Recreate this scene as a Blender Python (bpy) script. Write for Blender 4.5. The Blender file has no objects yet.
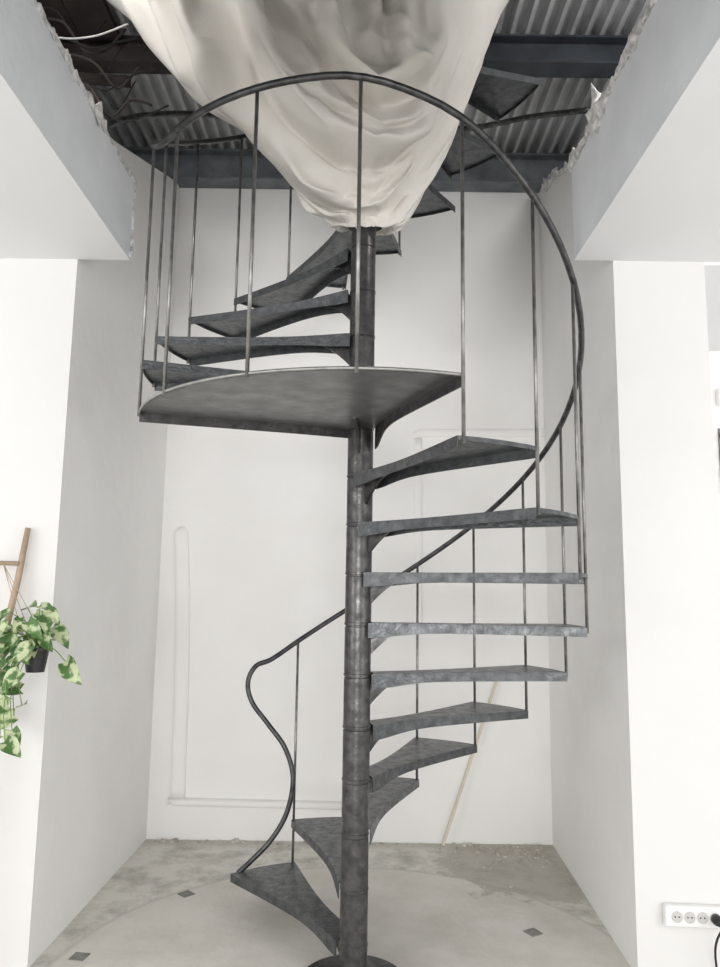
import bpy, bmesh, math, random, time
from mathutils import Vector, Matrix, noise
random.seed(7)
sc = bpy.context.scene
COL = sc.collection
rad = math.radians

# ------------------------------------------------------------------ camera
CAMD = 3.14
CAMH = 1.5
M = Matrix.Translation((0, -CAMD, CAMH)) @ Matrix.Rotation(rad(90 + 8.1), 4, 'X') @ Matrix.Rotation(rad(0.82), 4, 'Z')
cam_d = bpy.data.cameras.new("camera")
cam_d.lens = 750 / 967 * 36
cam_d.sensor_width = 36
cam_d.sensor_fit = 'AUTO'
cam_d.clip_start = 0.05
cam = bpy.data.objects.new("camera", cam_d)
cam.matrix_world = M
COL.objects.link(cam)
sc.camera = cam
R3 = M.to_3x3()
def at(px, py, Yd):
    """measured photo point at distance Yd in front of the viewer -> world"""
    d = R3 @ Vector(((px - 360) / 750, -(py - 483.5) / 750, -1))
    return Vector((0, -CAMD, CAMH)) + d * (Yd / d.y)
def Y(yd):
    return yd - CAMD

# --------------------------------------------------------------- materials
def mat(name, col, rough=0.6, metal=0.0, col2=None, scale=6.0, detail=6, lo=0.35, hi=0.65, bump=0.0, bscale=None, spec=None, rvar=None):
    m = bpy.data.materials.new(name)
    m.use_nodes = True
    nt = m.node_tree
    b = nt.nodes["Principled BSDF"]
    b.inputs["Roughness"].default_value = rough
    b.inputs["Metallic"].default_value = metal
    if spec is not None:
        b.inputs["Specular IOR Level"].default_value = spec
    b.inputs["Base Color"].default_value = (*col, 1)
    tc = nt.nodes.new("ShaderNodeTexCoord")
    if col2:
        n = nt.nodes.new("ShaderNodeTexNoise")
        n.inputs["Scale"].default_value = scale
        n.inputs["Detail"].default_value = detail
        nt.links.new(tc.outputs["Object"], n.inputs["Vector"])
        r = nt.nodes.new("ShaderNodeValToRGB")
        r.color_ramp.elements[0].position = lo
        r.color_ramp.elements[1].position = hi
        r.color_ramp.elements[0].color = (*col, 1)
        r.color_ramp.elements[1].color = (*col2, 1)
        nt.links.new(n.outputs["Fac"], r.inputs["Fac"])
        nt.links.new(r.outputs["Color"], b.inputs["Base Color"])
        if rvar:
            mr = nt.nodes.new("ShaderNodeMapRange")
            mr.inputs[1].default_value = lo; mr.inputs[2].default_value = hi
            mr.inputs[3].default_value = rvar[0]; mr.inputs[4].default_value = rvar[1]
            nt.links.new(n.outputs["Fac"], mr.inputs[0]); nt.links.new(mr.outputs[0], b.inputs["Roughness"])
    if bump:
        n2 = nt.nodes.new("ShaderNodeTexNoise")
        n2.inputs["Scale"].default_value = bscale or scale
        n2.inputs["Detail"].default_value = 8
        nt.links.new(tc.outputs["Object"], n2.inputs["Vector"])
        bp = nt.nodes.new("ShaderNodeBump")
        bp.inputs["Strength"].default_value = bump
        bp.inputs["Distance"].default_value = 0.02
        nt.links.new(n2.outputs["Fac"], bp.inputs["Height"])
        nt.links.new(bp.outputs["Normal"], b.inputs["Normal"])
    return m

m_wall = mat("white_plaster", (0.89, 0.88, 0.862), 0.85, col2=(0.92, 0.912, 0.897), scale=2.2, bump=0.12, bscale=7)  # alcove plaster lightened in colour to make up for weaker light
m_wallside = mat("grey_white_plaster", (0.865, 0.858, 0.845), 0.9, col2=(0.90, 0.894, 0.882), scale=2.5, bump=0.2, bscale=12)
m_front = mat("smooth_white_paint", (0.70, 0.694, 0.684), 0.75, col2=(0.72, 0.714, 0.704), scale=1.5)  # pillar fronts darkened in colour to offset the stronger light there
m_ceil = mat("ceiling_paint", (0.76, 0.765, 0.775), 0.85, col2=(0.79, 0.795, 0.805), scale=1.5)
m_edge = mat("raw_board_edge", (0.68, 0.70, 0.73), 0.9, col2=(0.74, 0.76, 0.785), scale=5, bump=0.12, bscale=20)
m_broken = mat("broken_plaster", (0.45, 0.44, 0.43), 0.95, col2=(0.86, 0.85, 0.84), scale=30, bump=0.6, bscale=60)
m_rubble = mat("plaster_dust", (0.38, 0.345, 0.30), 0.95, col2=(0.62, 0.585, 0.53), scale=16)
m_steel = mat("dark_worn_steel", (0.075, 0.080, 0.085), 0.38, 0.6, col2=(0.145, 0.152, 0.157), scale=24, detail=12, lo=0.32, hi=0.72, bump=0.10, bscale=140, rvar=(0.44, 0.28))
m_plate = mat("dark_plate_steel", (0.135, 0.138, 0.137), 0.34, 0.45, col2=(0.195, 0.198, 0.195), scale=12, detail=14, lo=0.3, hi=0.72, bump=0.05, bscale=60, rvar=(0.42, 0.30))
m_rim = mat("bright_rim_steel", (0.28, 0.28, 0.27), 0.35, 0.6, col2=(0.42, 0.42, 0.40), scale=30)  # lighter steel for the outer arc of the landing
m_pole = mat("raw_pole_steel", (0.048, 0.047, 0.048), 0.3, 0.6, col2=(0.12, 0.117, 0.115), scale=26, detail=12, lo=0.34, hi=0.7, bump=0.08, bscale=60, rvar=(0.42, 0.25))
m_rail = mat("handrail_steel", (0.04, 0.04, 0.042), 0.35, 0.6, col2=(0.09, 0.09, 0.09), scale=30)
m_rod = mat("baluster_steel", (0.15, 0.148, 0.145), 0.3, 0.7, col2=(0.28, 0.275, 0.265), scale=20)
m_beam = mat("painted_beam", (0.022, 0.026, 0.034), 0.6, col2=(0.042, 0.05, 0.06), scale=7)
m_rust = mat("rusty_beam", (0.022, 0.017, 0.016), 0.8, col2=(0.046, 0.034, 0.03), scale=9)
m_beam2 = mat("grey_beam", (0.12, 0.135, 0.15), 0.6, 0.2, col2=(0.20, 0.215, 0.23), scale=9)
m_deck = mat("galvanised_deck", (0.42, 0.425, 0.43), 0.45, 0.3, col2=(0.68, 0.69, 0.70), scale=3)
m_void = mat("dark_brown_boards", (0.022, 0.015, 0.013), 0.9, col2=(0.045, 0.032, 0.028), scale=5)  # near-black brown that carries the darkness of the ceiling void
m_cloth = mat("dust_sheet_cotton", (0.62, 0.59, 0.548), 0.95, col2=(0.67, 0.64, 0.598), scale=4, bump=0.06, bscale=80, spec=0.15)
m_tile = mat("dark_floor_tile", (0.18, 0.175, 0.165), 0.6, col2=(0.27, 0.26, 0.25), scale=30)
m_wood = mat("light_wood", (0.33, 0.235, 0.16), 0.7, col2=(0.45, 0.34, 0.245), scale=14)
m_batten = mat("pale_batten", (0.66, 0.58, 0.48), 0.8, col2=(0.72, 0.66, 0.57), scale=14)
m_leaf = mat("pothos_leaf", (0.07, 0.16, 0.04), 0.55, col2=(0.50, 0.56, 0.34), scale=26, lo=0.48, hi=0.58)
m_stem = mat("plant_stem", (0.16, 0.28, 0.06), 0.6)
m_pot = mat("black_pot", (0.02, 0.02, 0.022), 0.4)
m_soil = mat("potting_soil", (0.04, 0.028, 0.02), 0.95)
m_plastic = mat("white_plastic", (0.80, 0.80, 0.79), 0.35)
m_hole = mat("grey_socket_insert", (0.55, 0.54, 0.53), 0.5)
m_blk = mat("black_rubber", (0.015, 0.015, 0.016), 0.5)
m_wire = mat("white_cable", (0.6, 0.6, 0.58), 0.5)

# raised anti-slip lozenges on the tread plate
def add_pattern(m):
    nt = m.node_tree; N = nt.nodes; L = nt.links
    tc = N.new("ShaderNodeTexCoord")
    vo = N.new("ShaderNodeTexVoronoi"); vo.inputs["Scale"].default_value = 75
    L.new(tc.outputs["Object"], vo.inputs["Vector"])
    bp = N.new("ShaderNodeBump"); bp.inputs["Strength"].default_value = 0.35; bp.inputs["Distance"].default_value = 0.004; bp.invert = True
    old = N["Principled BSDF"].inputs["Normal"].links[0].from_socket
    L.new(vo.outputs["Distance"], bp.inputs["Height"]); L.new(old, bp.inputs["Normal"])
    L.new(bp.outputs["Normal"], N["Principled BSDF"].inputs["Normal"])
add_pattern(m_steel)

def floor_mat():
    m = bpy.data.materials.new("poured_concrete")
    m.use_nodes = True
    nt = m.node_tree; L = nt.links; N = nt.nodes
    b = N["Principled BSDF"]; b.inputs["Roughness"].default_value = 0.65
    tc = N.new("ShaderNodeTexCoord")
    n = N.new("ShaderNodeTexNoise"); n.inputs["Scale"].default_value = 5.5; n.inputs["Detail"].default_value = 14; n.inputs["Roughness"].default_value = 0.7
    L.new(tc.outputs["Object"], n.inputs["Vector"])
    r1 = N.new("ShaderNodeValToRGB")
    r1.color_ramp.elements[0].color = (0.46, 0.44, 0.395, 1); r1.color_ramp.elements[1].color = (0.76, 0.735, 0.685, 1)
    r1.color_ramp.elements[0].position = 0.36; r1.color_ramp.elements[1].position = 0.56
    L.new(n.outputs["Fac"], r1.inputs["Fac"])
    n3 = N.new("ShaderNodeTexNoise"); n3.inputs["Scale"].default_value = 3.0; n3.inputs["Detail"].default_value = 14; n3.inputs["Roughness"].default_value = 0.65
    L.new(tc.outputs["Object"], n3.inputs["Vector"])
    r2 = N.new("ShaderNodeValToRGB")
    r2.color_ramp.elements[0].color = (0.63, 0.60, 0.545, 1); r2.color_ramp.elements[1].color = (0.75, 0.72, 0.67, 1)
    r2.color_ramp.elements[0].position = 0.35; r2.color_ramp.elements[1].position = 0.6
    L.new(n3.outputs["Fac"], r2.inputs["Fac"])
    ln = N.new("ShaderNodeVectorMath"); ln.operation = 'LENGTH'
    L.new(tc.outputs["Object"], ln.inputs[0])
    ad = N.new("ShaderNodeMath"); ad.operation = 'MULTIPLY_ADD'
    L.new(n.outputs["Fac"], ad.inputs[0]); ad.inputs[1].default_value = 0.04
    L.new(ln.outputs["Value"], ad.inputs[2])
    ring = N.new("ShaderNodeValToRGB")
    e = ring.color_ramp.elements
    e[0].position = 0.612; e[0].color = (0, 0, 0, 1)
    e[1].position = 0.622; e[1].color = (1, 1, 1, 1)
    dv = N.new("ShaderNodeMath"); dv.operation = 'DIVIDE'; dv.inputs[1].default_value = 2.0
    L.new(ad.outputs[0], dv.inputs[0]); L.new(dv.outputs[0], ring.inputs["Fac"])
    mx = N.new("ShaderNodeMix"); mx.data_type = 'RGBA'
    L.new(ring.outputs["Color"], mx.inputs["Factor"])
    L.new(r2.outputs["Color"], mx.inputs[6]); L.new(r1.outputs["Color"], mx.inputs[7])
    line = N.new("ShaderNodeValToRGB"); le = line.color_ramp.elements
    le[0].position = 0.608; le[0].color = (0, 0, 0, 1); le[1].position = 0.616; le[1].color = (1, 1, 1, 1)
    k = le.new(0.624); k.color = (0, 0, 0, 1)
    L.new(dv.outputs[0], line.inputs["Fac"])
    mx2 = N.new("ShaderNodeMix"); mx2.data_type = 'RGBA'
    ml = N.new("ShaderNodeMath"); ml.operation = 'MULTIPLY'; ml.inputs[1].default_value = 0.55
    L.new(line.outputs["Color"], ml.inputs[0]); L.new(ml.outputs[0], mx2.inputs["Factor"])
    L.new(mx.outputs[2], mx2.inputs[6]); mx2.inputs[7].default_value = (0.46, 0.44, 0.40, 1)
    sub = N.new("ShaderNodeVectorMath"); sub.operation = 'DISTANCE'
    L.new(tc.outputs["Object"], sub.inputs[0]); sub.inputs[1].default_value = (1.0, 1.3, 0)
    ad3 = N.new("ShaderNodeMath"); ad3.operation = 'MULTIPLY_ADD'; L.new(n.outputs["Fac"], ad3.inputs[0]); ad3.inputs[1].default_value = -0.95
    L.new(sub.outputs["Value"], ad3.inputs[2])
    dr = N.new("ShaderNodeValToRGB"); de = dr.color_ramp.elements
    de[0].position = 0.0; de[0].color = (1, 1, 1, 1); de[1].position = 0.05; de[1].color = (0, 0, 0, 1)
    L.new(ad3.outputs[0], dr.inputs["Fac"])
    mx3 = N.new("ShaderNodeMix"); mx3.data_type = 'RGBA'
    ml3 = N.new("ShaderNodeMath"); ml3.operation = 'MULTIPLY'; ml3.inputs[1].default_value = 0.6
    L.new(dr.outputs["Color"], ml3.inputs[0]); L.new(ml3.outputs[0], mx3.inputs["Factor"])
    L.new(mx2.outputs[2], mx3.inputs[6]); mx3.inputs[7].default_value = (0.38, 0.34, 0.285, 1)
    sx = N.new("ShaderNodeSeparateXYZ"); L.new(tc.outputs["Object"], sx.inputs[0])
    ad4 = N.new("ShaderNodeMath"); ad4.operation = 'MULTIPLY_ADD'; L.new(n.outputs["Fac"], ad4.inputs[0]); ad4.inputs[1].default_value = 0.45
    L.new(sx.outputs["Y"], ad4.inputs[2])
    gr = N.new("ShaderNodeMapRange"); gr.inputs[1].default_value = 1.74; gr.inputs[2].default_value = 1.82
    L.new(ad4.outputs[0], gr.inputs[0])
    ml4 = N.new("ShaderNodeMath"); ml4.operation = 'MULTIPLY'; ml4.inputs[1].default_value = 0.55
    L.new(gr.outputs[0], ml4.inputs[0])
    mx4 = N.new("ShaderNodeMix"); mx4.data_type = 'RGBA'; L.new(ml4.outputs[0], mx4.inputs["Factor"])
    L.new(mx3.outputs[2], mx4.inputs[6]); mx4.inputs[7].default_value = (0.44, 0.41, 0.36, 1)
    L.new(mx4.outputs[2], b.inputs["Base Color"])
    bp = N.new("ShaderNodeBump"); bp.inputs["Strength"].default_value = 0.35; bp.inputs["Distance"].default_value = 0.02
    L.new(n.outputs["Fac"], bp.inputs["Height"]); L.new(bp.outputs["Normal"], b.inputs["Normal"])
    return m
m_floor = floor_mat()

# ----------------------------------------------------------------- helpers
def new_obj(name, verts, faces, material, smooth=False, parent=None):
    me = bpy.data.meshes.new(name)
    me.from_pydata([tuple(v) for v in verts], [], faces)
    bm = bmesh.new(); bm.from_mesh(me)
    bmesh.ops.recalc_face_normals(bm, faces=bm.faces)
    bm.to_mesh(me); bm.free()
    if smooth:
        for p in me.polygons: p.use_smooth = True
    me.materials.append(material)
    o = bpy.data.objects.new(name, me)
    COL.objects.link(o)
    if parent: o.parent = parent
    return o

def boxvf(x0, x1, y0, y1, z0, z1):
    v = [(x, y, z) for x in (x0, x1) for y in (y0, y1) for z in (z0, z1)]
    f = [(0, 1, 3, 2), (4, 6, 7, 5), (0, 4, 5, 1), (2, 3, 7, 6), (0, 2, 6, 4), (1, 5, 7, 3)]
    return v, f

def box(name, x0, x1, y0, y1, z0, z1, material, bev=0.0, parent=None):
    v, f = boxvf(x0, x1, y0, y1, z0, z1)
    o = new_obj(name, v, f, material, parent=parent)
    if bev:
        b = o.modifiers.new("bevel", 'BEVEL'); b.width = bev; b.segments = 3
    return o

def merge(parts):
    V, F = [], []
    for v, f in parts:
        k = len(V); V += [tuple(p) for p in v]; F += [tuple(i + k for i in q) for q in f]
    return V, F

def tubevf(pts, r, n=10):
    pts = [Vector(p) for p in pts]
    V, F = [], []
    up = None
    for i, p in enumerate(pts):
        t = (pts[min(i + 1, len(pts) - 1)] - pts[max(i - 1, 0)]).normalized()
        if up is None:
            up = t.orthogonal().normalized()
        up = (up - t * up.dot(t))
        up = up.normalized() if up.length > 1e-6 else t.orthogonal().normalized()
        s = t.cross(up)
        rr = r[i] if isinstance(r, (list, tuple)) else r
        for j in range(n):
            a = 2 * math.pi * j / n
            V.append(p + (up * math.cos(a) + s * math.sin(a)) * rr)
    for i in range(len(pts) - 1):
        for j in range(n):
            F.append((i * n + j, i * n + (j + 1) % n, (i + 1) * n + (j + 1) % n, (i + 1) * n + j))
    F.append(tuple(range(n))); F.append(tuple(range((len(pts) - 1) * n, len(pts) * n)))
    return V, F

def spline(pts, k=8):
    pts = [Vector(p) for p in pts]
    P = [pts[0] * 2 - pts[1]] + pts + [pts[-1] * 2 - pts[-2]]
    out = []
    for i in range(1, len(P) - 2):
        for s in range(k):
            t = s / k
            a, b, c, d = P[i - 1], P[i], P[i + 1], P[i + 2]
            out.append(0.5 * ((2 * b) + (c - a) * t + (2 * a - 5 * b + 4 * c - d) * t * t + (3 * b - a - 3 * c + d) * t ** 3))
    out.append(pts[-1])
    return out

def lathevf(prof, n=32, c=(0, 0)):
    V, F = [], []
    for r, z in prof:
        for j in range(n):
            a = 2 * math.pi * j / n
            V.append((c[0] + r * math.cos(a), c[1] + r * math.sin(a), z))
    for i in range(len(prof) - 1):
        for j in range(n):
            F.append((i * n + j, i * n + (j + 1) % n, (i + 1) * n + (j + 1) % n, (i + 1) * n + j))
    F.append(tuple(range(n))); F.append(tuple(range((len(prof) - 1) * n, len(prof) * n)))
    return V, F

def empty(name, loc=(0, 0, 0)):
    o = bpy.data.objects.new(name, None); o.location = loc; o.empty_display_size = 0.1
    COL.objects.link(o); return o

def struct(o, label=None):
    o["kind"] = "structure"
    if label: o["label"] = label
    o["category"] = o.name.split("_")[0].split(".")[0]

def tag(o, label, cat, group=None):
    o["label"] = label; o["category"] = cat
    if group: o["group"] = group

# ------------------------------------------------------------------- shell
WY0, WY1 = Y(3.2), Y(4.77)
DECKZ = 4.40
o = new_obj("floor", *boxvf(-4, 4, -6.0, WY1 + 0.2, -0.12, 0), m_floor); struct(o, "grey poured concrete floor with a round lighter disc")
o = box("wall_back", -2.6, 2.6, WY1, WY1 + 0.15, 0, DECKZ, m_wall); struct(o, "white plastered alcove back wall")
def sidewall(name, fa, fb, ba, bb_, label):
    y0, y1 = WY0, WY1
    v = [(fa, y0, 0), (fb, y0, 0), (bb_, y1, 0), (ba, y1, 0), (fa, y0, 3.62), (fb, y0, 3.62), (bb_, y1, 4.22), (ba, y1, 4.22)]
    f = [(0, 1, 2, 3), (4, 5, 6, 7), (0, 1, 5, 4), (1, 2, 6, 5), (2, 3, 7, 6), (3, 0, 4, 7)]
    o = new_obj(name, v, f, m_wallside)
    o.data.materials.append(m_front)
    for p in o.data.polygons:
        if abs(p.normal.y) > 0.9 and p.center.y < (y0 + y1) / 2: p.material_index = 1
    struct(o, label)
    return o
sidewall("wall_left", -4, -1.285, -4, -1.255, "white pillar wall with front face toned down for light")
sidewall("wall_right", 1.125, 1.535, 1.19, 1.535, "white pillar wall with front face toned down for light")
XR = 1.125
o = box("wall_far_right", 1.535, 4, Y(4.4), Y(4.55), 0, 2.97, m_wallside); struct(o, "grey white wall beyond the pillar")

OPL, OPR = -1.05, 0.95
def ceil(name, x0, x1, y0, y1, z0, z1, lab):
    o = new_obj(name, *boxvf(x0, x1, y0, y1, z0, z1), m_ceil)
    o.data.materials.append(m_edge)
    for p in o.data.polygons:
        if abs(p.normal.z) < 0.5: p.material_index = 1
    struct(o, lab); return o
ceil("ceiling", -4, OPL, -4.6, WY0, 2.955, 3.33, "lowered white plasterboard ceiling")
ceil("ceiling", OPR, 4, -4.6, Y(3.2), 2.985, 3.44, "lowered white plasterboard ceiling")
ceil("ceiling", OPL, OPR, -4.6, Y(0.9), 2.97, 3.33, "lowered white plasterboard ceiling")
o = box("ceiling", 1.535, 4, Y(3.2), Y(4.4), 2.97, 3.1, m_ceil); struct(o, "lowered white plasterboard ceiling")

V, F = [], []
x = -2.6; prof = []
pitch = 0.078
while x < 2.6:
    prof += [(x, 0.0), (x + 0.022, 0.0), (x + 0.030, 0.06), (x + 0.070, 0.06)]
    x += pitch
ya, yb = Y(0.7), WY1 + 0.15
for (px_, pz) in prof:
    V.append((px_, ya, DECKZ + pz)); V.append((px_, yb, DECKZ + pz))
for i in range(len(prof) - 1):
    F.append((2 * i, 2 * i + 1, 2 * i + 3, 2 * i + 2))
o = new_obj("ceiling_deck", V, F, m_deck)
md = o.modifiers.new("solid", 'SOLIDIFY'); md.thickness = 0.006; md.offset = 1
struct(o, "corrugated galvanised metal ceiling deck")
for nm, b in (("wall_void_left", (-2.7, -2.6, Y(0.7), WY1, 3.33, DECKZ + 0.07)),
              ("wall_void_right", (2.6, 2.7, Y(0.7), WY1, 3.44, DECKZ + 0.07)),
              ("wall_void_front", (-2.7, 2.7, Y(0.6), Y(0.7), 3.33, DECKZ + 0.07))):
    o = box(nm, *b, m_void); struct(o, "dark brown shell added to keep the void above the ceiling dark")  # added enclosure that keeps the ceiling void dark

def ibeam(name, p0, p1, w, h, material, label):
    p0, p1 = Vector(p0), Vector(p1)
    L = (p1 - p0).length
    t = 0.012
    parts = [boxvf(0, L, -w / 2, w / 2, -h, -h + t), boxvf(0, L, -w / 2, w / 2, -t, 0), boxvf(0, L, -t / 2, t / 2, -h + t, -t)]
    V, F = merge(parts)
    o = new_obj(name, V, F, material)
    d = p1 - p0
    o.location = p0; o.rotation_euler = (0, 0, math.atan2(d.y, d.x))
    tag(o, label, "beam")
    return o
ibeam("steel_beam", (-2.6, WY1 - 0.07, DECKZ), (2.6, WY1 - 0.07, DECKZ), 0.13, 0.21, m_beam2, "grey steel beam on top of the back wall")
ibeam("steel_beam", (-2.6, Y(3.66), DECKZ), (-0.35, Y(3.66), DECKZ), 0.1, 0.15, m_rust, "dark brown steel beam under the corrugated deck")
ibeam("steel_beam", (0.35, Y(3.62), DECKZ), (2.6, Y(3.62), DECKZ), 0.12, 0.16, m_beam, "dark steel beam under the corrugated deck")
ibeam("steel_beam", (-1.75, Y(1.0), DECKZ), (-1.75, WY1 - 0.15, DECKZ), 0.1, 0.14, m_beam, "dark steel joist beside the dust sheet")
V, F = merge([boxvf(-2.55 + i * 0.21, -2.35 + i * 0.21, Y(0.9), Y(3.58), DECKZ - 0.035 - 0.012 * (i % 2), DECKZ - 0.008) for i in range(6)])
o = new_obj("void_boarding", V, F, m_void); tag(o, "dark brown timber boarding added under the deck to darken the void", "boards")  # boards added to make the upper left of the void darker
o = new_obj("void_pipe", *tubevf([(-2.5, Y(3.3), 3.95), (-1.65, Y(3.42), 4.02), (-1.2, Y(3.5), 4.05)], 0.028, 12), m_rust, smooth=True); tag(o, "dark brown pipe running through the ceiling void", "pipe")

def rim(name, p0, p1, w, n, seed, label, ax=(0.45, 0, 1), base=0.15):
    """torn plaster: crumbs and tongues of very uneven size along the cut"""
    p0, p1 = Vector(p0), Vector(p1)
    d = (p1 - p0).normalized()
    e1 = Vector((1, 0, 0)); e1 = (e1 - d * e1.dot(d)).normalized(); e2 = d.cross(e1)
    V, F = [], []
    for i in range(n + 1):
        c = p0.lerp(p1, i / n)
        big = max(0, noise.noise(Vector((i * 0.045, seed * 7.3, 0))) + 0.1) * 2.2
        s = w * (base + big + 0.7 * abs(noise.noise(Vector((i * 0.31, seed * 3.1, 4)))))
        for j in range(6):
            a = 2 * math.pi * j / 6
            q = s * (0.7 + 0.8 * noise.noise(Vector((i * 0.21, j * 1.7, seed))))
            V.append(c + e1 * math.cos(a) * q * ax[0] + e2 * math.sin(a) * q)
    for i in range(n):
        for j in range(6):
            F.append((i * 6 + j, i * 6 + (j + 1) % 6, (i + 1) * 6 + (j + 1) % 6, (i + 1) * 6 + j))
    F.append(tuple(range(6))); F.append(tuple(range(n * 6, n * 6 + 6)))
    o = new_obj(name, V, F, m_broken); struct(o, label)
rim("trim_1", (OPR - 0.004, Y(1.3), 3.44), (OPR - 0.004, Y(3.2), 3.44), 0.05, 240, 1, "rough broken plaster edge", base=0.45)
rim("trim_2", (OPL + 0.002, Y(3.2), 2.965), (OPL + 0.002, Y(3.2), 3.33), 0.020, 70, 9, "rough broken plaster corner", ax=(0.9, 0, 1), base=0.45)
rim("trim_3", (XR + 0.01, Y(3.25), 3.62), (XR + 0.06, Y(4.6), 4.15), 0.06, 120, 3, "rough broken plaster edge", base=0.4)
rim("trim_4", (OPL, Y(1.3), 3.33), (OPL, Y(3.19), 3.33), 0.025, 220, 4, "rough broken plaster edge", base=0.3)
rim("trim_9", (-1.10, Y(3.2), 2.957), (OPL, Y(3.2), 2.957), 0.014, 20, 6, "rough broken plaster corner", ax=(1, 0, 1), base=0.5)

def wallstrip(pts, w=0.028, d=0.012, k=6):
    P = spline([Vector((p.x, WY1, p.z)) for p in pts], k)
    V, F = [], []
    K = 10
    for i, p in enumerate(P):
        t = (P[min(i + 1, len(P) - 1)] - P[max(i - 1, 0)]).normalized()
        s = Vector((-t.z, 0, t.x))
        L0_ = (p - P[0]).length
        e = math.sqrt(max(0.05, 1 - max(0, 1 - L0_ / w) ** 2))
        for j in range(K + 1):
            a = math.pi * j / K
            V.append(p + s * (-w * e * math.cos(a)) + Vector((0, 0.002 - d * e * math.sin(a) ** 0.4, 0)))
    for i in range(len(P) - 1):
        for j in range(K):
            F.append((i * (K + 1) + j, i * (K + 1) + j + 1, (i + 1) * (K + 1) + j + 1, (i + 1) * (K + 1) + j))
    F.append(tuple(range(K + 1))); F.append(tuple(range((len(P) - 1) * (K + 1), len(P) * (K + 1))))
    return V, F
b = lambda x, y: at(x, y, 4.77)
o = new_obj("trim_5", *wallstrip([b(180, 527), b(181, 531), b(182, 545), b(183, 600), b(182, 680), b(180, 740), b(178, 797)], 0.045, 0.035), m_wall, smooth=True)
struct(o, "raised plaster band of a filled doorway")
o = new_obj("trim_7", *wallstrip([b(171, 801), b(176, 801), b(260, 803), b(345, 805)], 0.022, 0.045), m_wall, smooth=True)
struct(o, "raised plaster ledge of a filled doorway")
o = new_obj("trim_6", *wallstrip([b(418, 640), b(418, 560), b(418, 500), b(418, 438)], 0.026, 0.018), m_wall, smooth=True)
struct(o, "raised plaster frame of a filled panel")
o = new_obj("trim_8", *wallstrip([b(413, 433), b(450, 433), b(500, 433), b(546, 433)], 0.026, 0.018), m_wall, smooth=True)
struct(o, "raised plaster frame of a filled panel")

# ------------------------------------------------------------- spiral stair
RO, RI = 0.908, 0.05
RISE = 0.204
Z1 = 0.142
stair = empty("spiral_staircase", (0, 0, 0))
tag(stair, "dark steel spiral staircase around a central pole with curved handrail", "staircase")

prof = [(0.0545, 0.0)]
zt = 4.36
zs = [Z1 + RISE * i for i in range(21)]
for z in zs:
    zz = z - 0.012
    prof += [(0.0545, zz - 0.003), (0.0518, zz), (0.0518, zz + 0.004), (0.0565, zz + 0.006), (0.0565, zz + 0.014), (0.0545, zz + 0.016)]
prof.append((0.0545, zt))
o = new_obj("center_pole", *lathevf(prof, 40), m_pole, parent=stair)
for p in o.data.polygons: p.use_smooth = len(p.vertices) == 4
md = o.modifiers.new("e", 'EDGE_SPLIT'); md.split_angle = rad(30)
o = new_obj("base_plate", *lathevf([(0.0, 0.0), (0.205, 0.0), (0.205, 0.010), (0.20, 0.013), (0.0, 0.013)], 48), m_pole, parent=stair)

def treadvf(a0, a1, flange=0.045, deep=0.05, nr=22, na=6, off=0.046, off1=None, deep0=None, decay=0.20, bow=0.0):
    V, F = [], []
    if off1 is None: off1 = off
    d0 = Vector((math.cos(rad(a0)), math.sin(rad(a0)), 0)); q0 = Vector((d0.y, -d0.x, 0))
    d1 = Vector((math.cos(rad(a1)), math.sin(rad(a1)), 0)); q1 = Vector((-d1.y, d1.x, 0))
    idx = {}
    for i in range(nr + 1):
        t = i / nr
        r = RI + (RO - RI) * t ** 1.15
        e = math.exp(-((r - RI) / decay) ** 1.5)
        w_ = bow * math.sin(math.pi * min(1, t ** 0.8)) 
        p0 = d0 * r + q0 * (e * off - w_)
        p1 = d1 * r + q1 * (e * off1 - w_)
        A0 = math.atan2(p0.y, p0.x); A1 = math.atan2(p1.y, p1.x)
        while A1 < A0: A1 += 2 * math.pi
        R0, R1 = p0.length, p1.length
        for j in range(na + 1):
            s = j / na
            a = A0 + (A1 - A0) * s; rr = R0 + (R1 - R0) * s
            if i == nr: rr = RO
            idx[(i, j)] = len(V); V.append(Vector((rr * math.cos(a), rr * math.sin(a), 0)))
    for i in range(nr):
        for j in range(na):
            F.append((idx[(i, j)], idx[(i, j + 1)], idx[(i + 1, j + 1)], idx[(i + 1, j)]))
    for j in (0, na):
        prev = None
        dd = deep if (j or deep0 is None) else deep0
        for i in range(nr + 1):
            r = V[idx[(i, 0)]].length
            k = len(V); V.append(V[idx[(i, j)]] - Vector((0, 0, flange + dd * math.exp(-((r - RI) / 0.16) ** 2))))
            if prev is not None: F.append((idx[(i - 1, j)], idx[(i, j)], k, prev))
            prev = k
    prev = None
    for j in range(na + 1):
        k = len(V); V.append(V[idx[(nr, j)]] - Vector((0, 0, 0.012)))
        if prev is not None: F.append((idx[(nr, j - 1)], idx[(nr, j)], k, prev))
        prev = k
    return V, F

def bracketvf(ang, depth=0.11, L=0.17, t=0.006):
    d = Vector((math.cos(rad(ang)), math.sin(rad(ang)), 0)); s = Vector((-d.y, d.x, 0))
    n = 12
    top = [(0.05, -0.004), (0.05 + L, -0.004)]
    low = []
    for i in range(n + 1):
        u = i / n
        low.append((0.05 + L * (1 - u), -0.012 - (depth - 0.012) * (u ** 2.0)))
    poly = top + low
    V = []; F = []
    for sg in (-1, 1):
        for (r, z) in poly: V.append(d * r + s * t * sg + Vector((0, 0, z)))
    m = len(poly)
    F.append(tuple(range(m))); F.append(tuple(range(m, 2 * m)))
    for i in range(m):
        F.append((i, (i + 1) % m, m + (i + 1) % m, m + i))
    return V, F

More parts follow.
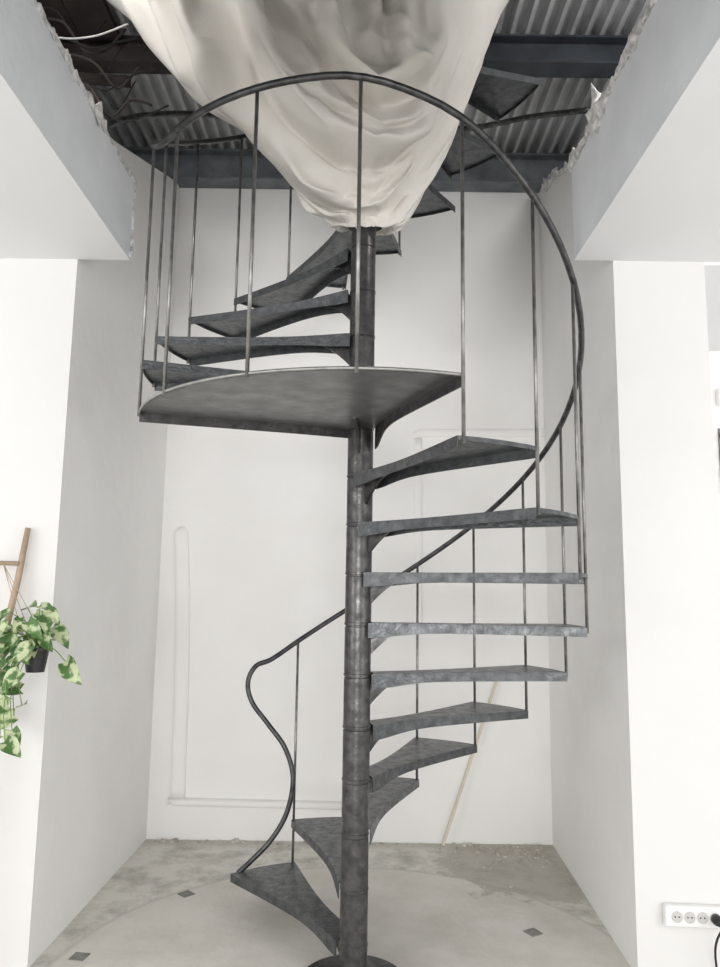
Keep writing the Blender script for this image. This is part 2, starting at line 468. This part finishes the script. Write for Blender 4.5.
SPAN = 20.0
bt = treadvf(-0.6, SPAN + 0.6, flange=0.034, deep=0.022, off=0.044, decay=0.22, bow=0.014, nr=26)
tread_me = new_obj("tread", bt[0], bt[1], m_steel, parent=stair)
md = tread_me.modifiers.new("solid", 'SOLIDIFY'); md.thickness = 0.004; md.offset = -1
md.use_even_offset = False
br = new_obj("bracket", *bracketvf(SPAN / 2, 0.13, 0.21), m_pole, parent=tread_me)
LAND0, LAND1 = -163.0, -69.3
for n in range(1, 21):
    if n == 11: continue
    z = Z1 + RISE * (n - 1)
    if n < 11: a0 = 110 - 20 * (n - 1)
    else: a0 = LAND0 - 20 * (n - 11)
    if n == 1: t, k = tread_me, br
    else:
        t = tread_me.copy(); k = br.copy()
        COL.objects.link(t); COL.objects.link(k)
        t.parent = stair; k.parent = t
    t.location = (0, 0, z); t.rotation_euler = (0, 0, rad(a0))
ld = new_obj("landing", *treadvf(LAND0, LAND1, flange=0.042, deep=0.05, na=30, nr=30, off=0.012, off1=0.05, deep0=0.0, decay=0.16), m_plate, parent=stair)
ld.data.materials.append(m_pole)
for p in ld.data.polygons:
    if abs(p.normal.z) < 0.5: p.material_index = 1
ZL = Z1 + RISE * 10
ld.location = (0, 0, ZL)
md = ld.modifiers.new("solid", 'SOLIDIFY'); md.thickness = 0.005; md.offset = -1; md.use_even_offset = False
new_obj("bracket", *bracketvf((LAND0 + LAND1) / 2 + 20, 0.12, 0.2), m_pole, parent=ld)
pts = [Vector((RO * math.cos(rad(a)), RO * math.sin(rad(a)), -0.006)) for a in [LAND0 + (LAND1 - LAND0) * i / 48 for i in range(49)]]
new_obj("edge_bar", *tubevf(pts, 0.005, 8), m_rim, smooth=True, parent=ld)

RR = 0.914
def railz(phi):
    if phi > -69: return 1.64 + RISE * (70 - phi) / 20
    zl = 1.64 + RISE * 139 / 20
    if phi > -91: return zl + (3.16 - zl) * (-69 - phi) / 22
    if phi > -148: return 3.16
    return 3.16 + RISE * (-148 - phi) / 20
def cyl(r, phi, z):
    return Vector((r * math.cos(rad(phi)), r * math.sin(rad(phi)), z))
low = [at(238, 873, 3.86), at(250, 862, 3.86), at(271, 840, 3.87), at(287, 812, 3.88), at(293, 778, 3.88), at(285, 748, 3.89),
       at(268, 724, 3.90), at(252, 702, 3.91), at(248, 682, 3.92), at(256, 666, 3.94), at(272, 659, 3.96)]
hel = []
ph = 110
while ph >= -282:
    zz = sum(railz(ph + d) for d in (-6, -3, 0, 3, 6)) / 5
    hel.append(cyl(RR, ph, zz)); ph -= 4
P = spline(low + [hel[0]], 8)[:-1] + hel
new_obj("handrail", *tubevf(P, 0.0125, 12), m_rail, smooth=True, parent=stair)

rodfix = []
for i in range(0, 10):
    phi = 110 - 20 * i
    rodfix.append((phi + (0.6 if i == 9 else 0), Z1 + RISE * i))
for phi in (-91, -113.5, -139): rodfix.append((phi, ZL))
for i in range(0, 7):
    rodfix.append((LAND0 - 20 * i, ZL + RISE * i))
for phi, zb in rodfix:
    r = RO - 0.004
    V, F = tubevf([cyl(r + 0.006, phi, zb - 0.02), cyl(r + 0.006, phi, railz(phi) - 0.004)], 0.0065, 10)
    new_obj("baluster", V, F, m_rod, smooth=True, parent=stair)

P = spline([at(97, 138, 3.32), at(103, 129, 3.36), at(118, 121, 3.45), at(150, 115, 3.65), at(200, 114, 3.9), at(250, 120, 4.1), at(300, 127, 4.25),
            at(380, 132, 4.3), at(470, 128, 4.2), at(530, 117, 4.0), at(590, 110, 3.75)], 6)
o = new_obj("guard_rail", *tubevf(P, 0.016, 10), m_rail, smooth=True)
tag(o, "bent dark steel guard pipe below the metal deck", "railing")

# ------------------------------------------------------------ dust sheet (draped by the cloth solver)
tab = [(4.39, -1.42, 0.78), (4.2, -1.18, 0.64), (3.94, -0.90, 0.54), (3.73, -0.70, 0.47), (3.56, -0.45, 0.42), (3.42, -0.31, 0.33), (3.32, -0.225, 0.245),
       (3.25, -0.175, 0.195), (3.18, -0.135, 0.17), (3.13, -0.10, 0.14), (3.105, -0.072, 0.082)]
ZB, ZT = 3.105, 4.39
def interp(tb, z):
    for i in range(len(tb) - 1):
        if tb[i][0] >= z >= tb[i + 1][0]:
            t = (tb[i][0] - z) / (tb[i][0] - tb[i + 1][0])
            return [tb[i][q] + (tb[i + 1][q] - tb[i][q]) * t for q in range(1, len(tb[i]))]
    return list(tb[-1][1:]) if z < tb[-1][0] else list(tb[0][1:])
def qq(px, py):
    p = at(px, py, 3.0); return (p.x, p.z)
folds = [
 ([(110, -60), (150, 15), (205, 85), (270, 140), (335, 195)], 0.13, 0.10),
 ([(170, -60), (192, 0), (220, 58), (268, 104), (340, 150), (392, 176)], 0.17, 0.12),
 ([(235, -60), (246, 0), (262, 48), (300, 88), (360, 108), (420, 100), (460, 60)], 0.17, 0.12),
 ([(320, -60), (318, -5), (330, 34), (372, 56), (430, 36), (470, -20)], 0.13, 0.11),
 ([(262, 134), (310, 164), (360, 170), (405, 150), (440, 110)], 0.09, 0.065),
 ([(400, -60), (396, -5), (402, 30)], 0.08, 0.08),
 ([(140, -60), (170, 10), (196, 56)], 0.07, 0.06),
 ([(205, 20), (240, 78), (300, 128), (350, 148)], 0.06, 0.05),
 ([(280, 40), (330, 74), (390, 82), (440, 62)], 0.06, 0.05),
 ([(318, 184), (350, 204), (380, 206), (402, 188)], 0.045, 0.035),
]
FO = [(spline([Vector((*qq(*p), 0)) for p in pl], 8), dep, w) for pl, dep, w in folds]
def foldd(x, z):
    tot = 0
    for pts, dep, w in FO:
        best = 1e9; s = 0; u = 0
        for i in range(0, len(pts) - 1):
            a = pts[i]; b_ = pts[i + 1]
            abx, abz = b_.x - a.x, b_.y - a.y
            L2 = abx * abx + abz * abz + 1e-12
            t = max(0, min(1, ((x - a.x) * abx + (z - a.y) * abz) / L2))
            dx, dz = x - (a.x + abx * t), z - (a.y + abz * t)
            d2 = dx * dx + dz * dz
            if d2 < best:
                best = d2; s = abx * dz - abz * dx; u = (i + t) / (len(pts) - 1)
        d = math.sqrt(best)
        ww = w * (1 - 0.45 * max(0, min(1, (3.75 - z) / 0.55)))
        if d > ww * 3: continue
        if s < 0: d = -d
        fade = min(1, u / 0.15 + 0.25) * min(1, (1 - u) / 0.2)
        if d > 0: f = math.exp(-((d - ww * 0.40) / (ww * 0.62)) ** 2)
        else: f = 0.66 * math.exp(-(d / (ww * 0.13)) ** 2) - 0.30 * math.exp(-((d + ww * 0.4) / (ww * 0.42)) ** 2)
        tot += dep * (ww / w) * f * max(0, fade)
    return tot
NZ, NA = 140, 250
V, F = [], []
for i in range(NZ + 1):
    t = i / NZ
    z = ZT - (ZT - ZB) * t
    k = min(0.05, max(0.0, (z - ZB) * 0.4), max(0.0, (ZT - z)))
    Ls = [interp(tab, z + d * k) for d in (-1, -0.5, 0, 0.5, 1)]
    l = sum(a[0] for a in Ls) / 5; r_ = sum(a[1] for a in Ls) / 5
    hw = (r_ - l) / 2; cx = (r_ + l) / 2
    bf = min(0.50, max(hw * 0.85, 0.085)); bb = max(0.075, 0.2 * hw)
    for j in range(NA):
        a = 2 * math.pi * j / NA
        ex, ey = math.cos(a), math.sin(a)
        nz = noise.noise(Vector((ex * 1.3 + 2, ey * 1.3, z * 1.5)))
        d = 0.04 * nz * min(1, hw * 2)
        low_ = min(1, max(0, (3.45 - z) / 0.15))
        d += 0.016 * low_ * math.sin(a * 12 + 6 * nz + z * 16) * min(1, (NZ - i) / 4)
        bx = cx + hw * ex; by = (bf if ey < 0 else bb) * ey
        if ey < 0.25 and 0 < i < NZ:
            persp = CAMD / (CAMD + by)
            xs, zs_ = bx * persp, CAMH + (z - CAMH) * persp
            d += foldd(xs, zs_) * min(1, (0.25 - ey) / 0.4) * min(1, i / 6, (NZ - i) / 6)
            # loose creases running with the drape (down and to the right)
            u1 = xs * 0.72 - (zs_ - 3.6) * -0.69; u2 = xs * 0.69 + (zs_ - 3.6) * -0.72
            rn = noise.noise(Vector((u1 * 7.5, u2 * 1.6, 1.7)))
            d += 0.030 * (0.5 - abs(rn) * 2.2) * min(1, hw * 2.5) * min(1, i / 6, (NZ - i) / 10)
        V.append((cx + hw * ex + d * ex * 0.5, by + d * ey * (1 if ey < 0 else 0.3), z - 0.3 * max(0, d)))
for i in range(NZ):
    for j in range(NA):
        F.append((i * NA + j, i * NA + (j + 1) % NA, (i + 1) * NA + (j + 1) % NA, (i + 1) * NA + j))
tmp = new_obj("cloth_source", V, F, m_cloth, smooth=True)
vg = tmp.vertex_groups.new(name="pin")
vg.add(list(range(0, NA)), 1.0, 'REPLACE')
vg.add(list(range((NZ - 1) * NA, (NZ + 1) * NA)), 1.0, 'REPLACE')
cm = tmp.modifiers.new("cloth", 'CLOTH')
s = cm.settings
s.quality = 6; s.mass = 0.3
s.tension_stiffness = 20; s.compression_stiffness = 20; s.shear_stiffness = 10; s.bending_stiffness = 2
s.air_damping = 3
s.vertex_group_mass = "pin"
s.shrink_min = -0.025
cm.collision_settings.use_self_collision = False
cm.collision_settings.use_collision = False
sc.frame_start = 1; sc.frame_end = 60
cm.point_cache.frame_start = 1; cm.point_cache.frame_end = 60
t0 = time.time()
for f in range(1, 15):
    sc.frame_set(f)
    if time.time() - t0 > 60: break
dg = bpy.context.evaluated_depsgraph_get()
me = bpy.data.meshes.new_from_object(tmp.evaluated_get(dg))
print("cloth frames", f, time.time() - t0)
bpy.data.objects.remove(tmp, do_unlink=True)
sc.frame_set(1)
for v in me.vertices:
    r = math.hypot(v.co.x, v.co.y)
    rm = 0.066
    if r < rm and r > 1e-5:
        v.co.x *= rm / r; v.co.y *= rm / r
me.name = "dust_sheet"
o = bpy.data.objects.new("dust_sheet", me); COL.objects.link(o)
for p in me.polygons: p.use_smooth = True
if not me.materials: me.materials.append(m_cloth)
md = o.modifiers.new("smooth", 'SMOOTH'); md.factor = 0.5; md.iterations = 1
md = o.modifiers.new("sub", 'SUBSURF'); md.levels = 1; md.render_levels = 1
tag(o, "beige cotton dust sheet hanging gathered around the stair pole", "cloth")

# ------------------------------------------------------------- floor tiles
for (cx, cy) in ((-0.83, 0.82), (-1.12, 0.17), (0.80, 0.45)):
    s = 0.045
    a = math.atan2(cy, cx) + rad(20)
    V = []
    for z in (0.0, 0.003):
        for k in range(4):
            b_ = a + k * math.pi / 2 + rad(25)
            V.append((cx + s * math.cos(b_), cy + s * math.sin(b_), z))
    o = new_obj("floor_tile", V, [(0, 1, 2, 3), (4, 5, 6, 7), (0, 1, 5, 4), (1, 2, 6, 5), (2, 3, 7, 6), (3, 0, 4, 7)], m_tile)
    tag(o, "small dark square tile set into the concrete floor", "floor tile", "small dark inset floor tiles")

p0 = at(443, 842, 4.70); p0.z = 0.012; p1 = at(497, 680, 4.742)
V, F = tubevf([p0, p1], 0.011, 4)
o = new_obj("wooden_batten", V, F, m_batten); tag(o, "thin pale wooden batten leaning on the back wall", "batten")

rnd = random.Random(5)
parts = []
for k in range(260):
    if k < 140: c = Vector((1.12 - abs(rnd.gauss(0, 0.25)), 1.6 - abs(rnd.gauss(0, 0.2)), 0))
    else: c = Vector((rnd.uniform(-1.2, 1.12), 1.62 - abs(rnd.gauss(0, 0.03)) - 0.006, 0))
    s = rnd.uniform(0.004, 0.011) * (2.2 if rnd.random() < 0.1 else 1)
    n = 6
    pv = [(c.x + s * rnd.uniform(.6, 1.3) * math.cos(2 * math.pi * q_ / n), c.y + s * rnd.uniform(.6, 1.3) * math.sin(2 * math.pi * q_ / n), 0) for q_ in range(n)]
    pv2 = [(c.x + (x_ - c.x) * .6, c.y + (y_ - c.y) * .6, s * 0.7) for x_, y_, _ in pv]
    parts.append((pv + pv2, [tuple(range(n)), tuple(range(n, 2 * n))] + [(q_, (q_ + 1) % n, n + (q_ + 1) % n, n + q_) for q_ in range(n)]))
V, F = merge(parts)
o = new_obj("plaster_rubble", V, F, m_rubble); tag(o, "crumbs of plaster rubble along the alcove wall base", "rubble"); o["kind"] = "stuff"

# ---------------------------------------------------------- power strip
ps = empty("power_strip", (1.352, WY0, 0.242)); tag(ps, "white plastic power strip with a black plug on the wall", "power strip")
ps.rotation_euler = (0, rad(1.5), 0)
L0, L1 = -0.125, 0.130
box("housing", L0, L1, -0.038, 0, -0.040, 0.040, m_plastic, 0.01, parent=ps)
for k in range(4):
    cx = L0 + 0.046 + k * 0.050
    V, F = lathevf([(0.0215, 0), (0.0215, 0.003), (0.0185, 0.003), (0.0175, 0.0012), (0.0, 0.0012)], 24)
    V = [(cx + v[0], -0.0381 - v[2], v[1]) for v in V]
    sk = new_obj("socket", V, F, m_hole, parent=ps)
    parts = []
    for dx in (-0.008, 0.008):
        v, f = lathevf([(0.0032, 0), (0.0032, 0.001)], 10)
        parts.append(([(cx + dx + p[0], -0.0393 - p[2], p[1]) for p in v], f))
    V, F = merge(parts)
    new_obj("pin_hole", V, F, m_blk, parent=sk)
cx = L0 + 0.046 + 3 * 0.050
V, F = lathevf([(0.019, 0), (0.020, 0.02), (0.014, 0.045), (0.006, 0.05)], 20)
new_obj("plug", [(cx + v[0], -0.0395 - v[2], v[1]) for v in V], F, m_blk, smooth=True, parent=ps)
P = spline([(cx, -0.085, 0), (cx - 0.004, -0.105, -0.01), (cx - 0.022, -0.10, -0.05), (cx - 0.022, -0.08, -0.10), (cx - 0.005, -0.05, -0.17), (cx + 0.01, -0.05, -0.234)], 8)
new_obj("cord", *tubevf(P, 0.0045, 8), m_blk, smooth=True, parent=ps)

c = at(722, 398, 4.4)
jb = box("junction_box", c.x - 0.04, c.x + 0.06, Y(4.36), Y(4.4), c.z - 0.05, c.z + 0.05, m_plastic, 0.008); tag(jb, "white junction box on the grey wall", "junction box")
hr = empty("hook_rack", at(724, 455, 4.4)); tag(hr, "dark wall rail with small metal hooks", "hook rack")
box("rail", -0.03, -0.018, -0.012, 0, -0.22, 0.16, m_rod, 0.002, parent=hr)
for k in range(4):
    zz = 0.12 - 0.11 * k
    V, F = tubevf(spline([(-0.024, -0.012, zz), (-0.024, -0.05, zz - 0.01), (-0.035, -0.065, zz - 0.035), (-0.05, -0.06, zz - 0.02)], 5), 0.006, 6)
    new_obj("hook", V, F, m_blk, parent=hr)

# ---------------------------------------------------------- ladder + plant
lad = empty("wooden_ladder", (-1.5, WY0 - 0.1, 0)); tag(lad, "rustic wooden pole ladder leaning on the white wall", "ladder")
def loc(o_, p): return Vector(p) - o_.location
top = at(28, 528, 3.17); q_ = at(10, 616, 3.14)
dirv = (q_ - top).normalized(); bot = top + dirv * (top.z / -dirv.z)
bot.y = Y(3.0)
wob = [top.lerp(bot, k / 8) + Vector((0.004 * math.sin(k * 2.1), 0, 0)) for k in range(9)]; wob[-1].z = 0.0
V, F = tubevf([loc(lad, p) for p in wob], [0.012, 0.014, 0.014, 0.015, 0.016, 0.016, 0.016, 0.017, 0.017], 10)
new_obj("stile", V, F, m_wood, smooth=True, parent=lad)
V, F = tubevf([loc(lad, p) + Vector((-0.36, 0, 0)) for p in wob], 0.015, 10)
new_obj("stile", V, F, m_wood, smooth=True, parent=lad)
for zt_ in (0.3, 0.65, 1.0, 1.32, 1.59):
    k = (top.z - zt_) / top.z
    c = top.lerp(bot, k)
    V, F = tubevf([loc(lad, c) + Vector((0.0, -0.014, 0)), loc(lad, c) + Vector((-0.385, -0.014, 0.005))], 0.009, 8)
    new_obj("rung", V, F, m_wood, smooth=True, parent=lad)

pc = at(36, 660, 2.98)
plant = empty("potted_pothos", pc); tag(plant, "trailing green pothos in a small black hanging pot", "plant")
V, F = lathevf([(0.0, -0.045), (0.034, -0.045), (0.046, 0.035), (0.050, 0.037), (0.050, 0.05), (0.045, 0.05), (0.043, 0.03), (0.0, 0.03)], 28)
new_obj("pot", V, F, m_pot, smooth=False, parent=plant)
V, F = lathevf([(0.0, 0.030), (0.043, 0.030), (0.034, 0.038), (0.0, 0.042)], 20)
new_obj("soil", V, F, m_soil, parent=plant)
parts = []
rungp = top.lerp(bot, (top.z - 1.59) / top.z) + Vector((-0.06, -0.026, 0))
for a in (0, 120, 240):
    parts.append(tubevf([Vector((0.048 * math.cos(rad(a)), 0.048 * math.sin(rad(a)), 0.045)), rungp - pc], 0.0015, 5))
V, F = merge(parts); new_obj("hanging_cord", V, F, m_wood, parent=plant)

def leafvf(c, d, nrm, size, w=0.8):
    d = d.normalized(); s = d.cross(nrm).normalized(); n_ = s.cross(d).normalized()
    V, F = [], []
    K = 9
    for i in range(K + 1):
        t = i / K
        hwid = w * 0.5 * (math.sin(math.pi * min(1, (t * 0.92 + 0.08)) ** 0.62) ** 0.85 if t < 1 else 0.0)
        hwid = max(hwid, 0.0)
        drop = -0.28 * t * t
        notch = -0.12 if i == 0 else 0
        for sd in (-1, -0.5, 0, 0.5, 1):
            lobes = notch * abs(sd)
            cup = 0.16 * abs(sd) ** 1.3
            V.append(c + d * size * (t + lobes) + s * size * hwid * sd + n_ * size * (drop + cup * hwid * 2))
    for i in range(K):
        for j in range(4):
            F.append((i * 5 + j, i * 5 + j + 1, i * 5 + 6 + j, i * 5 + 5 + j))
    return V, F
rnd = random.Random(11)
leafpx = [(8, 625), (20, 618), (36, 613), (46, 618), (52, 628), (18, 638), (33, 634), (42, 640), (5, 648), (14, 656), (54, 638), (28, 622), (2, 635),
          (12, 668), (28, 608), (40, 606), (40, 630), (66, 662), (20, 690), (8, 705), (22, 706), (4, 718), (12, 730), (5, 742), (0, 736),
          (-8, 620), (-15, 640), (-12, 665), (-10, 700), (-12, 725), (10, 612), (48, 610), (30, 646), (2, 690), (20, 672),
          (24, 630), (10, 640), (34, 622), (-4, 630), (16, 628), (26, 642), (6, 660), (24, 652), (16, 646), (10, 680), (14, 716)]
parts, stems = [], []
base = Vector((0, 0, 0.04))
for (x, y) in leafpx:
    c = at(x, y, 2.92 + rnd.uniform(-0.09, 0.06)) - pc
    out = Vector((c.x + rnd.uniform(-.08, .08), -0.03 + rnd.uniform(-.05, .03), rnd.uniform(-0.11, 0.03)))
    if out.length < 0.02: out = Vector((0.05, -0.03, -0.02))
    sz = rnd.uniform(0.055, 0.105)
    if (x, y) == (66, 662): sz = 0.12
    nrm = Vector((rnd.uniform(-.6, .6), -0.8, 0.75 + rnd.uniform(-.4, .4)))
    parts.append(leafvf(c, out, nrm, sz, rnd.uniform(0.58, 0.82)))
    mid = (base + c) / 2 + Vector((0, 0, 0.03))
    if y > 680:
        stems.append(tubevf(spline([base, Vector((-0.05, -0.04, 0.05)), Vector((c.x * .8 - 0.02, c.y, (c.z) * 0.5)), c], 5), 0.0018, 5))
    else:
        stems.append(tubevf(spline([base, mid, c], 5), 0.0018, 5))
V, F = merge(parts)
new_obj("foliage", V, F, m_leaf, smooth=True, parent=plant)
V, F = merge(stems)
new_obj("stems", V, F, m_stem, smooth=True, parent=plant)

def cable(pts, m, r, lab):
    o = new_obj("loose_cable", *tubevf(spline(pts, 8), r, 8), m, smooth=True); tag(o, lab, "cable")
cable([at(-10, 8, 2.6), at(20, 28, 2.6), at(60, 38, 2.65), at(95, 36, 2.7), at(128, 24, 2.75)], m_wire, 0.0035, "pale loose cable hanging in the ceiling void")
rnd = random.Random(21)
for k in range(9):
    y0 = 18 + k * 11
    pts = [at(15 + y0 * 0.5, y0 - 10, 3.2)]
    for i in range(1, 5):
        pts.append(at(30 + y0 * 0.4 + i * (18 + 3 * (k % 3)), y0 + (14 if i in (2, 3) else 0) + rnd.uniform(-12, 12), 3.22 + 0.06 * i))
    cable(pts, (m_blk, m_rust, m_blk)[k % 3], (0.004, 0.007, 0.005)[k % 3], ("black loose cable tangled in the ceiling void", "brown loose cable tangled in the ceiling void", "black loose cable tangled in the ceiling void")[k % 3])

# ------------------------------------------------------------------ lights
w = bpy.data.worlds.new("world"); sc.world = w; w.use_nodes = True
w.node_tree.nodes["Background"].inputs[0].default_value = (1.0, 0.995, 0.985, 1)
w.node_tree.nodes["Background"].inputs[1].default_value = 1.12
def area(name, loc_, target, sx, sy, power, col, spread=180):
    ld_ = bpy.data.lights.new(name, 'AREA'); ld_.shape = 'RECTANGLE'; ld_.size = sx; ld_.size_y = sy; ld_.energy = power; ld_.color = col
    ld_.spread = rad(spread)
    o = bpy.data.objects.new(name, ld_); o.location = loc_
    o.rotation_euler = (Vector(target) - Vector(loc_)).to_track_quat('-Z', 'Y').to_euler()
    COL.objects.link(o)
area("window_light", (-0.5, -11.5, 1.5), (0, 0.5, 1.9), 4.5, 2.6, 420, (1.0, 0.997, 0.99))
area("added_fill_left", (-3.7, -3.6, 1.7), (1.1, 0.8, 1.7), 2.4, 2.2, 46, (1.0, 0.997, 0.99))  # added fill from the left to brighten the niche side walls
area("added_fill_right", (3.7, -3.6, 1.7), (-1.2, 0.8, 1.7), 2.4, 2.2, 44, (1.0, 1.0, 1.0))  # matching added fill from the right, no window there
area("upper_floor_light", (-1.45, Y(2.2), 4.0), (-0.3, Y(4.7), 3.5), 0.5, 0.3, 6, (1.0, 0.99, 0.98), 110)  # added fill inside the void, brightens deck and upper back wall
area("upper_floor_light_right", (1.5, Y(2.2), 4.0), (0.3, Y(4.7), 3.5), 0.5, 0.3, 7, (1.0, 0.99, 0.98), 110)  # second added void fill, on the right side
sc.view_settings.view_transform = 'Standard'
sc.view_settings.look = 'None'
sc.view_settings.exposure = 0.0
